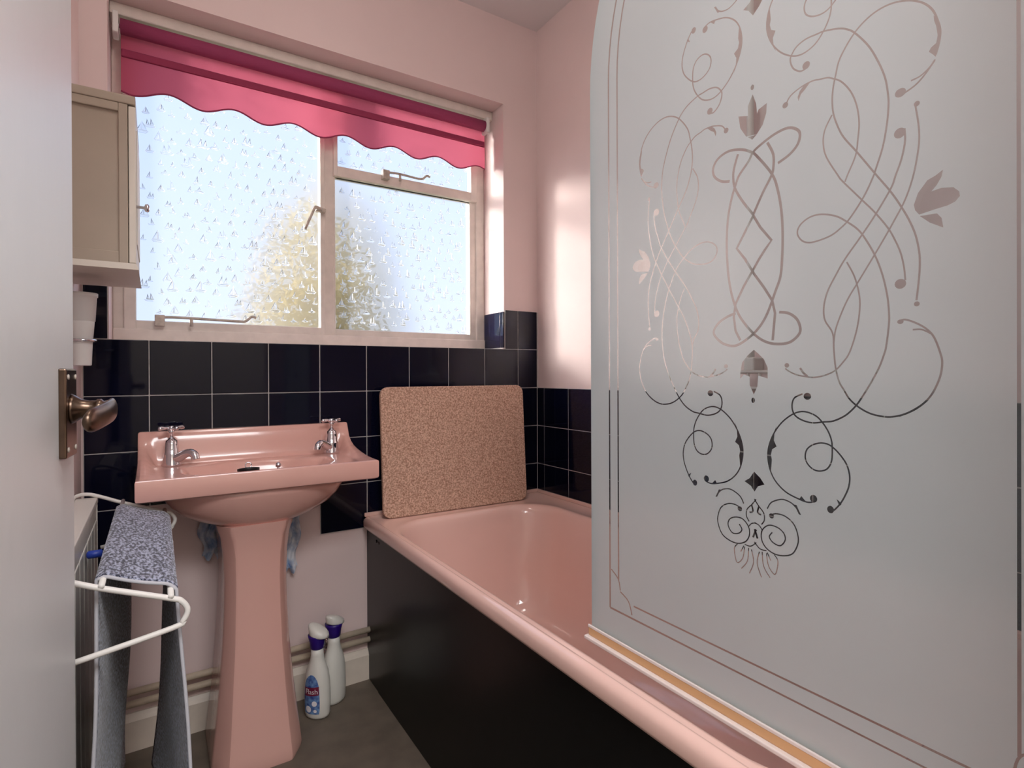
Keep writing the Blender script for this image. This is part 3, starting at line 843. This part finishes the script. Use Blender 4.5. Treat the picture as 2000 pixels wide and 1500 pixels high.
# double border lines with notched corners
def inset_line(d, w):
    pts = []
    ya, yb, zb = SYA - d, SYB + d - .0085, ZB + d * 1.02
    pts += [(ya, zb), (ya, ZARCH - .2)]
    for k in range(0, 41):
        a = math.pi * k / 40
        c, s = math.cos(a), math.sin(a)
        pts.append(((ya + yb) / 2 + (ya - yb) / 2 * math.copysign(abs(c), c), ZARCH - .02 + (ZTOP - d - ZARCH + .02) * abs(s)))
    pts += [(yb, ZARCH - .2), (yb, zb)]
    return pts
o_ = inset_line(.048, .003); stroke([Vector(p) for p in o_ + [o_[0]]], .0032)
i_ = inset_line(.069, .003)
i_ = [(i_[0][0], i_[0][1] + .032)] + i_[1:-1] + [(i_[-1][0], i_[-1][1] + .032)]
stroke([Vector(p) for p in i_], .0030)
za = ZB + .069 * 1.02
stroke([Vector((SYA - .069 - .035, za)), Vector((SYB + .0605 + .035, za))], .0026)
for s_, y0 in ((-1, SYA - .048), (1, SYB + .0395)):
    stroke(catmull([Vector((y0 + s_ * .003, za + .046)), Vector((y0 + s_ * .020, za + .034)), Vector((y0 + s_ * .025, za + .016))], 4), .0022)
    stroke(catmull([Vector((y0 + s_ * .025, za + .014)), Vector((y0 + s_ * .044, za + .004)), Vector((y0 + s_ * .052, za - .016))], 4), .0022)
def area2(p): return sum(p[i - 1][0] * p[i][1] - p[i][0] * p[i - 1][1] for i in range(len(p)))
if area2(outline) < 0: outline.reverse()
vin, fin = [Vector(p) for p in outline], [list(range(len(outline)))]
for p in polys:
    ar = area2(p)
    if abs(ar) < 2e-9: continue
    if ar < 0: p = list(reversed(p))
    if any(not (SYB < q[0] < SYA) or q[1] < ZB for q in p): continue
    st = len(vin); vin += [Vector((q[0], q[1])) for q in p]; fin.append(list(range(st, st + len(p))))
vo, eo, fo, ov, oe, of_ = delaunay_2d_cdt(vin, [], fin, 1, 1e-6, True)
def sheet(faces, x):
    idx, vv, ff = {}, [], []
    for fc in faces:
        g = []
        for k in fc:
            if k not in idx:
                idx[k] = len(vv); vv.append((x, vo[k].x, vo[k].y))
            g.append(idx[k])
        ff.append(tuple(g))
    return vv, ff
cnt = {}
for o in of_:
    for k in o: cnt[k] = cnt.get(k, 0) + 1
bad = {k for k, c in cnt.items() if k and c > 3000}          # sliver faces the triangulator reports everywhere
inside = [(fc, [k for k in of_[i] if k not in bad]) for i, fc in enumerate(fo) if 0 in of_[i]]
frost_f = [fc for fc, o in inside if len(o) == 1]
clear_f = [fc for fc, o in inside if len(o) > 1]
vv, ff = sheet(frost_f, XS)
fp = from_data('frosted_pane', vv, ff, M['frost'], scr)
vv, ff = sheet(clear_f, XS)
sc_ = from_data('clear_scrollwork', vv, ff, M['clear'], fp)
sc_['label'] = 'clear unfrosted scrolls, tulips and border lines'
# clear back face and edge of the 6 mm pane
n = len(outline)
from_data('clear_back', [(XS + .006, y, z) for y, z in outline], [tuple(range(n))], M['clear'], fp)
from_data('glass_edge', [(XS, y, z) for y, z in outline] + [(XS + .006, y, z) for y, z in outline], [(i, (i + 1) % n, n + (i + 1) % n, n + i) for i in range(n)], M['glassedge'], fp)
sl = box('bottom_seal', XS - .006, XS + .012, SYB, SYA + .004, .5565, .5735, M['seal_amber'], scr, .003)
box('seal_fin', XS - .013, XS + .004, SYB, SYA + .007, .5512, .5575, M['seal_white'], sl, .0015)
box('seal_trim', XS - .0065, XS - .003, SYB, SYA + .004, .5715, .5765, M['seal_white'], sl, .001)
box('wall_channel', XS - .010, XS + .016, YN, SYB + .012, .56, ZARCH, M['white'], scr, .002)

# ------------------------------------------------------------------ things on the right wall behind the screen
rs = empty('shower_riser_rail', (1.29, .86, 1.0), 'slim white shower riser rail on the wall behind the screen', 'rail')
tube('rail', [(1.285, .86, 1.03 + .13 * i) for i in range(9)], .009, M['white'], rs, 12)
for z in (1.05, 2.05):
    b = box('rail_bracket', 1.275, XR - .0005, .845, .875, z - .018, z + .018, M['white'], rs, .004)
shf = empty('wire_shelf', (1.28, .75, .99), 'low white wire shelf on the tile edge behind the screen', 'shelf')
for k in range(5):
    tube('shelf_wire', [(XR - .010 - .018 * k, .46, .99), (XR - .010 - .018 * k, 1.08, .99)], .003, M['wire'], shf, 8)
for y in [.46 + .031 * i for i in range(21)]:
    tube('cross_wire', [(XR - .001, y, .987), (XR - .085, y, .987), (XR - .086, y, 1.03)], .0040, M['wire'], shf, 6)
tube('front_wire', [(XR - .086, .46, 1.03), (XR - .086, 1.08, 1.03)], .0045, M['wire'], shf, 8)

# ------------------------------------------------------------------ pipes and fittings
for z in (.171, .139):
    p = empty('water_pipe', (0.22, 1.822, z), 'painted cream water pipe above the skirting board, %s of two' % ('upper' if z > .15 else 'lower'), 'pipe')
    tube('pipe', [(XL, 1.822, z - .006), (.2, 1.822, z - .002), (.604, 1.822, z)], .0095, M['pipe'], p, 12)
    for x in (.425,):
        tube('fitting', [(x, 1.822, z - .001), (x + .012, 1.822, z - .001), (x + .012, 1.822, z - .001), (x + .03, 1.822, z), (x + .03, 1.822, z), (x + .042, 1.822, z)], [.0135, .0135, .011, .011, .0135, .0135], M['chrome'], p, 6)

# cloth tucked behind the pedestal
cl = empty('cleaning_cloth', (.24, 1.815, .4), 'pale blue and white cloth tucked behind the pedestal', 'cloth')
def rag(name, x0, x1, z0, z1, y, seed):
    rnd = random.Random(seed); v, f = [], []
    nx, nz = 12, 14
    for j in range(nz + 1):
        for i in range(nx + 1):
            u, w = i / nx, j / nz
            k = 1 - .35 * w
            x = x0 + (x1 - x0) * (.5 + (u - .5) * k) + .006 * math.sin(9 * w + seed)
            z = z1 + (z0 - z1) * w + .012 * math.sin(u * 11 + seed) * w
            v.append((x, y + .010 * math.sin(u * 14 + seed + 3 * w) + .004 * rnd.random(), z))
    for j in range(nz):
        for i in range(nx):
            a = j * (nx + 1) + i; f.append((a, a + 1, a + nx + 2, a + nx + 1))
    return from_data(name, v, f, M['tissue'], cl, True)
rag('fold', .10, .175, .50, .615, 1.815, 1)
rag('fold', .315, .383, .42, .60, 1.815, 4)
rag('fold', .15, .33, .46, .60, 1.817, 2)

# ------------------------------------------------------------------ spray bottles
def bottle(loc, rz, label, full):
    t = empty('spray_bottle', loc, label, 'bottle', 'spray cleaner bottles', rz, local=True)
    S = [(0, .030, .022), (.004, .036, .027), (.012, .039, .030), (.05, .040, .031), (.10, .039, .030), (.135, .034, .027), (.155, .027, .023), (.170, .021, .020), (.185, .0185, .0185), (.205, .0175, .0175)]
    loft('bottle_body', [circ(0, 0, z, a, b, 32) for z, a, b in S], M['bottle'], t)
    loft('collar', [circ(0, 0, z, a, None, 24) for z, a in ((.203, .0175), (.206, .0205), (.225, .0225), (.240, .0265), (.2445, .027))], M['purple'], t)
    hs = []
    for z, a, b, dx in ((.243, .028, .024, .004), (.246, .031, .025, .006), (.254, .031, .0245, .005), (.262, .0275, .022, .0), (.269, .021, .017, -.006), (.273, .012, .010, -.011), (.2745, .004, .004, -.013)):
        hs.append([(x + dx, y, zz + x * -.22) for x, y, zz in circ(0, 0, z, a, b, 28)])
    hd = loft('spray_head', hs, M['bottle'], t)
    def on(x, z, off=.0008):       # wrap a flat point on the body front (-y)
        for (za, aa, ba), (zb, ab, bb_) in zip(S, S[1:]):
            if za <= z <= zb:
                k = (z - za) / (zb - za); a, b = aa + (ab - aa) * k, ba + (bb_ - ba) * k
                q = max(-.98, min(.98, x / a)); return (x, -b * math.sqrt(1 - q * q) - off, z)
        return (x, -.03, z)
    if not full: return t
    # label, tall leaf shape
    v, f = [], []
    rows = [(.020, -.026, .022), (.03, -.028, .024), (.05, -.029, .0245), (.07, -.029, .024), (.09, -.028, .023), (.105, -.026, .021), (.118, -.021, .017), (.128, -.013, .011), (.134, -.004, .004)]
    for z, xa, xb in rows:
        for k in range(9): v.append(on(xa + (xb - xa) * k / 8, z))
    for j in range(len(rows) - 1):
        for k in range(8): f.append((j * 9 + k, j * 9 + k + 1, (j + 1) * 9 + k + 1, (j + 1) * 9 + k))
    lb = from_data('label', v, f, M['lab_blue'], t, True)
    v, f = [], []
    for j, z in enumerate((.074, .079, .084, .089, .094, .099)):
        for k in range(9): v.append(on(-.025 + .0475 * k / 8, z + .003 * (k - 4) / 4, .0014))
    for j in range(5):
        for k in range(8): f.append((j * 9 + k, j * 9 + k + 1, (j + 1) * 9 + k + 1, (j + 1) * 9 + k))
    from_data('label_band', v, f, M['lab_red'], lb, True)
    tc = bpy.data.curves.new('flash', 'FONT'); tc.body = 'Flash'; tc.size = .021; tc.align_x = 'CENTER'; tc.resolution_u = 2
    to = bpy.data.objects.new('tmp', tc); COL.objects.link(to)
    bpy.context.view_layer.update()
    me = bpy.data.meshes.new_from_object(to.evaluated_get(bpy.context.evaluated_depsgraph_get()))
    bpy.data.objects.remove(to)
    for vt in me.vertices: vt.co = on(vt.co.x, .080 + vt.co.y + vt.co.x * .06, .0022)
    me.materials.clear(); me.materials.append(M['lab_text'])
    link('lettering', me, None, lb)
    v, f = [], []
    for cx_, cz_, r_ in ((.010, .052, .008), (-.010, .034, .010), (.012, .030, .005)):
        st = len(v); v.append(on(cx_, cz_, .0015))
        for k in range(14): v.append(on(cx_ + r_ * math.cos(k * math.pi / 7), cz_ + r_ * math.sin(k * math.pi / 7), .0015))
        for k in range(14): f.append((st, st + 1 + k, st + 1 + (k + 1) % 14))
    from_data('bubble_print', v, f, M['lab_text'], lb)
    return t
bottle((.408, 1.722, 0), math.radians(-48), 'white spray bottle with blue printed label and purple collar', True)
bottle((.470, 1.770, 0), math.radians(30), 'white spray bottle with no label showing, partly hidden behind the labelled one', False)

# ------------------------------------------------------------------ radiator
rad = empty('radiator', (-.135, 1.28, .15), 'white enamelled radiator on the left wall behind the door', 'radiator')
RY0, RY1, RX0, RX1, RZ0, RZ1 = .96, 1.605, -.148, -.116, .16, .735
box('panel', RX0 + .004, RX1, RY0, RY1, RZ0, RZ1, M['radiator'], rad, .006)
for i in range(9):
    y = RY0 + .045 + i * (RY1 - RY0 - .09) / 8
    box('flute', RX1 - .002, RX1 + .0018, y - .030, y + .030, RZ0 + .04, RZ1 - .04, M['radiator'], rad, .0015)
tg = box('top_grille', RX0 - .006, RX1 + .003, RY0, RY1 + .002, RZ1 - .004, RZ1 + .010, M['radiator'], rad, .002)
box('side_grille', RX0 - .006, RX1 + .002, RY1, RY1 + .004, RZ0 + .02, RZ1, M['radiator'], rad, .001)
for z in (.25, .64):
    box('wall_bracket', XL + .0005, RX0 + .006, 1.05, 1.09, z - .03, z + .03, M['radiator'], rad)
    box('wall_bracket', XL + .0005, RX0 + .006, 1.46, 1.50, z - .03, z + .03, M['radiator'], rad)
tube('tail_pipe', catmull([(-.13, 1.585, RZ0 + .01), (-.13, 1.585, .09), (-.13, 1.585, 0.0)], 3), .0085, M['pipe'], rad)

# ------------------------------------------------------------------ over-radiator airer
air = empty('radiator_airer', (-.05, 1.28, .69), 'white wire clothes airer hooked over the radiator', 'airer')
YA0, YA1 = .972, 1.600
for y in (YA0, YA1):
    pth = catmull([(-.1588, y, .700), (-.1588, y, .742), (-.150, y, .753), (-.130, y, .754), (-.105, y, .7445), (-.065, y, .7265), (.018, y, .694), (.032, y, .687), (.040, y, .672), (.034, y, .657), (.020, y, .649), (-.108, y, .628)], 5)
    tube('side_loop', pth, .0042, M['wire'], air, 10)
for x, z in ((-.065, .7305), (.0185, .698)):
    tube('hanging_bar', [(x, YA0 - .004, z), (x, (YA0 + YA1) / 2, z), (x, YA1 + .004, z)], .0042, M['wire'], air, 10)
tb = tube('telescopic_rod', [(-.092, 1.33, .684), (-.03, 1.33, .684), (.03, 1.33, .684)], .0042, M['wire'], air, 8)
tube('blue_tip', [(-.112, 1.33, .684), (-.109, 1.33, .684), (-.088, 1.33, .684), (-.086, 1.33, .684)], [.004, .0075, .0075, .004], M['blue'], tb, 10)

# grey towel over the two bars
tw = empty('knitted_towel', (-.02, 1.27, .72), 'long grey marl knitted cloth draped over the airer bars', 'cloth')
def towel_pt(u, w):
    """u along the drape (0 foot of wall-side flap .. 1 foot of room-side flap), w along the bars (0 near, 1 far)"""
    y = 1.000 + .53 * w
    if u < .42:                                     # wall-side flap
        k = 1 - u / .42                             # 0 at bar, 1 at foot
        x = -.0725 - .012 * k + .024 * min(1, k * 5) * w + .007 * math.sin(k * 7 + w * 5) * k
        z = .731 - .60 * k
        y += (.03 * k * w) + .006 * math.sin(9 * k) * k
    elif u > .58:
        k = (u - .58) / .42
        x = .026 + (.034 * (1 - w) - .032 * w) * k + .006 * math.sin(k * 6 + w * 4) * k
        z = .697 - .57 * k
        y += -.01 * k * (1 - w)
    else:
        t = (u - .42) / .16
        x = -.0725 + .0985 * t
        z0 = .731 + (.697 - .731) * t
        z = z0 + .0085 * math.sin(math.pi * min(1, t / .15) / 2 if t < .5 else math.pi * min(1, (1 - t) / .15) / 2) - .004 * math.sin(math.pi * t)
    return Vector((x, y, z))
NU, NW = 110, 36
us = sorted([.42 * i / 40 for i in range(40)] + [.42 + .16 * i / 30 for i in range(31)] + [.58 + .42 * i / 40 for i in range(1, 41)])
v, f = [], []
for u in us:
    for j in range(NW + 1): v.append(towel_pt(u, j / NW))
for i in range(len(us) - 1):
    for j in range(NW):
        a = i * (NW + 1) + j; f.append((a, a + 1, a + NW + 2, a + NW + 1))
to = from_data('cloth', v, f, M['marl'], tw, True)
md = to.modifiers.new('thick', 'SOLIDIFY'); md.thickness = .005; md.offset = 0
for w in (0, 1):
    tube('hem', [towel_pt(u, w) for u in us], .0028, M['hem'], tw, 6)

# ------------------------------------------------------------------ wall cabinet
cab = empty('wall_cabinet', (-.1, 1.57, 1.25), 'cream wooden bathroom cabinet on the left wall beside the window', 'cabinet')
CX, CY0, CY1, CZ0, CZ1 = -.034, 1.42, 1.72, 1.262, 1.612
box('carcass', XL + .0005, CX - .014, CY0 + .006, CY1, CZ0, CZ1, M['cabinet'], cab, .002)
box('top_board', XL + .0005, CX + .002, CY0 - .002, CY1 + .004, CZ1 - .012, CZ1 + .006, M['cabinet'], cab, .002)
sp = box('side_frame', CX - .028, CX - .012, CY0, CY0 + .008, CZ0 + .002, CZ1 - .012, M['cabinet'], cab, .0015)
box('side_rail', XL + .0005, CX - .028, CY0, CY0 + .008, CZ1 - .030, CZ1 - .012, M['cabinet'], cab, .0015)
box('side_rail', XL + .0005, CX - .028, CY0, CY0 + .008, CZ0 + .002, CZ0 + .026, M['cabinet'], cab, .0015)
dr = box('door', CX - .011, CX + .002, CY0 + .002, CY1 - .004, CZ0 + .004, CZ1 - .014, M['cabwhite'], cab, .002)
box('door_panel', CX + .002, CX + .004, CY0 + .04, CY1 - .04, CZ0 + .05, CZ1 - .05, M['cabwhite'], dr, .001)
o = lathe('knob', [(.0035, 0), (.003, .014), (.008, .016), (.009, .021), (.006, .024)], M['chrome'], dr, n=16)
o.matrix_local = Matrix.Translation((CX + .002, CY0 + .025, 1.392)) @ Matrix.Rotation(math.radians(90), 4, 'Y')
v = [(XL + .0005, y, z) for y, z in ((CY0, CZ0 + .003), (CY1, CZ0 + .003), (CY1, CZ0 - .010), (CY0, CZ0 - .010))] + [(x, y, z) for x, y, z in ((CX + .002, CY0, CZ0 + .003), (CX + .002, CY1, CZ0 + .003), (CX + .006, CY1, CZ0 - .010), (CX + .006, CY0, CZ0 - .010))]
from_data('base_board', v, [(0, 1, 2, 3), (4, 5, 6, 7), (0, 1, 5, 4), (1, 2, 6, 5), (2, 3, 7, 6), (3, 0, 4, 7)], M['cabwhite'], cab)

# tumbler in its wall ring
th = empty('tumbler_holder', (-.140, 1.55, 1.10), 'chrome ring holder fixed to the left wall below the cabinet', 'holder')
rg = [(-.136 + .0245 * math.cos(2 * math.pi * k / 28), 1.55 + .0245 * math.sin(2 * math.pi * k / 28), 1.106) for k in range(29)]
tube('ring', rg, .0028, M['chrome'], th, 8)
box('wall_plate', XL + .0005, XL + .006, 1.535, 1.565, 1.085, 1.125, M['chrome'], th, .002)
tm = empty('tumbler', (-.136, 1.55, 1.05), 'white plastic tumbler standing in the chrome ring below the cabinet', 'tumbler', local=True)
lathe('cup', [(.0165, 0), (.0175, .002), (.0195, .052), (.0200, .054), (.0205, .096), (.0245, .099), (.0275, .152), (.0295, .153), (.0297, .161), (.0270, .161), (.0235, .102), (.016, .004)], M['white'], tm, n=28)

# ------------------------------------------------------------------ door
DA = math.radians(5.8)
door = struct(bpy.data.objects.new('door_1', None)); COL.objects.link(door)
door['label'] = 'open white painted door with bronze lever handle'
door.location = (-.088, .905, 0)
door.rotation_euler = (0, 0, math.pi - DA)      # local +x ... set below
# local frame: +s runs from the free edge to the hinge, +n points into the room
mx = Matrix(((-math.sin(DA), math.cos(DA), 0, -.088), (-math.cos(DA), -math.sin(DA), 0, .905), (0, 0, 1, 0), (0, 0, 0, 1)))
door.matrix_world = mx
leaf = box('door_leaf', 0, .762, -.040, 0, .006, 1.99, M['doorpaint'], door, .002)
pl_ = box('back_plate', .022, .072, -.001, .0075, .929, 1.036, M['bronze'], leaf, .002)
for s in (.030, .064):
    for z in (.939, 1.026):
        o = lathe('screw', [(.0035, 0), (.0032, .001), (.001, .0016)], M['steel'], pl_, n=10)
        o.matrix_local = Matrix.Translation((s, .0074, z)) @ Matrix.Rotation(math.radians(-90), 4, 'X')
nk = lathe('neck', [(.019, 0), (.0165, .004), (.0120, .010), (.0098, .018), (.0098, .024), (.0115, .026), (.0115, .030), (.009, .032), (.009, .036)], M['bronze'], pl_, n=20)
nk.matrix_local = Matrix.Translation((.047, .007, .987)) @ Matrix.Rotation(math.radians(-90), 4, 'X')
# lever: flattened bar that bows out and returns towards the hinge side
cen = catmull([(.041, .036, .987), (.047, .045, .987), (.062, .050, .986), (.088, .049, .983), (.114, .044, .979), (.140, .038, .976)], 5)
hh = [.0075 + .0065 * min(1, i / 10) for i in range(len(cen))]
rings = []
for i, c in enumerate(cen):
    t = (cen[min(i + 1, len(cen) - 1)] - cen[max(i - 1, 0)]).normalized()
    nn = Vector((-t.y, t.x, 0)).normalized()
    e = 1.0
    if i > len(cen) - 5: e = math.sqrt(max(.03, 1 - ((i - (len(cen) - 5)) / 4.2) ** 2))
    rings.append([c + nn * .0058 * math.cos(a) * (.4 + .6 * e) + Vector((0, 0, hh[i] * e * math.sin(a))) for a in [2 * math.pi * k / 16 for k in range(16)]])
loft('lever', rings, M['bronze'], pl_)
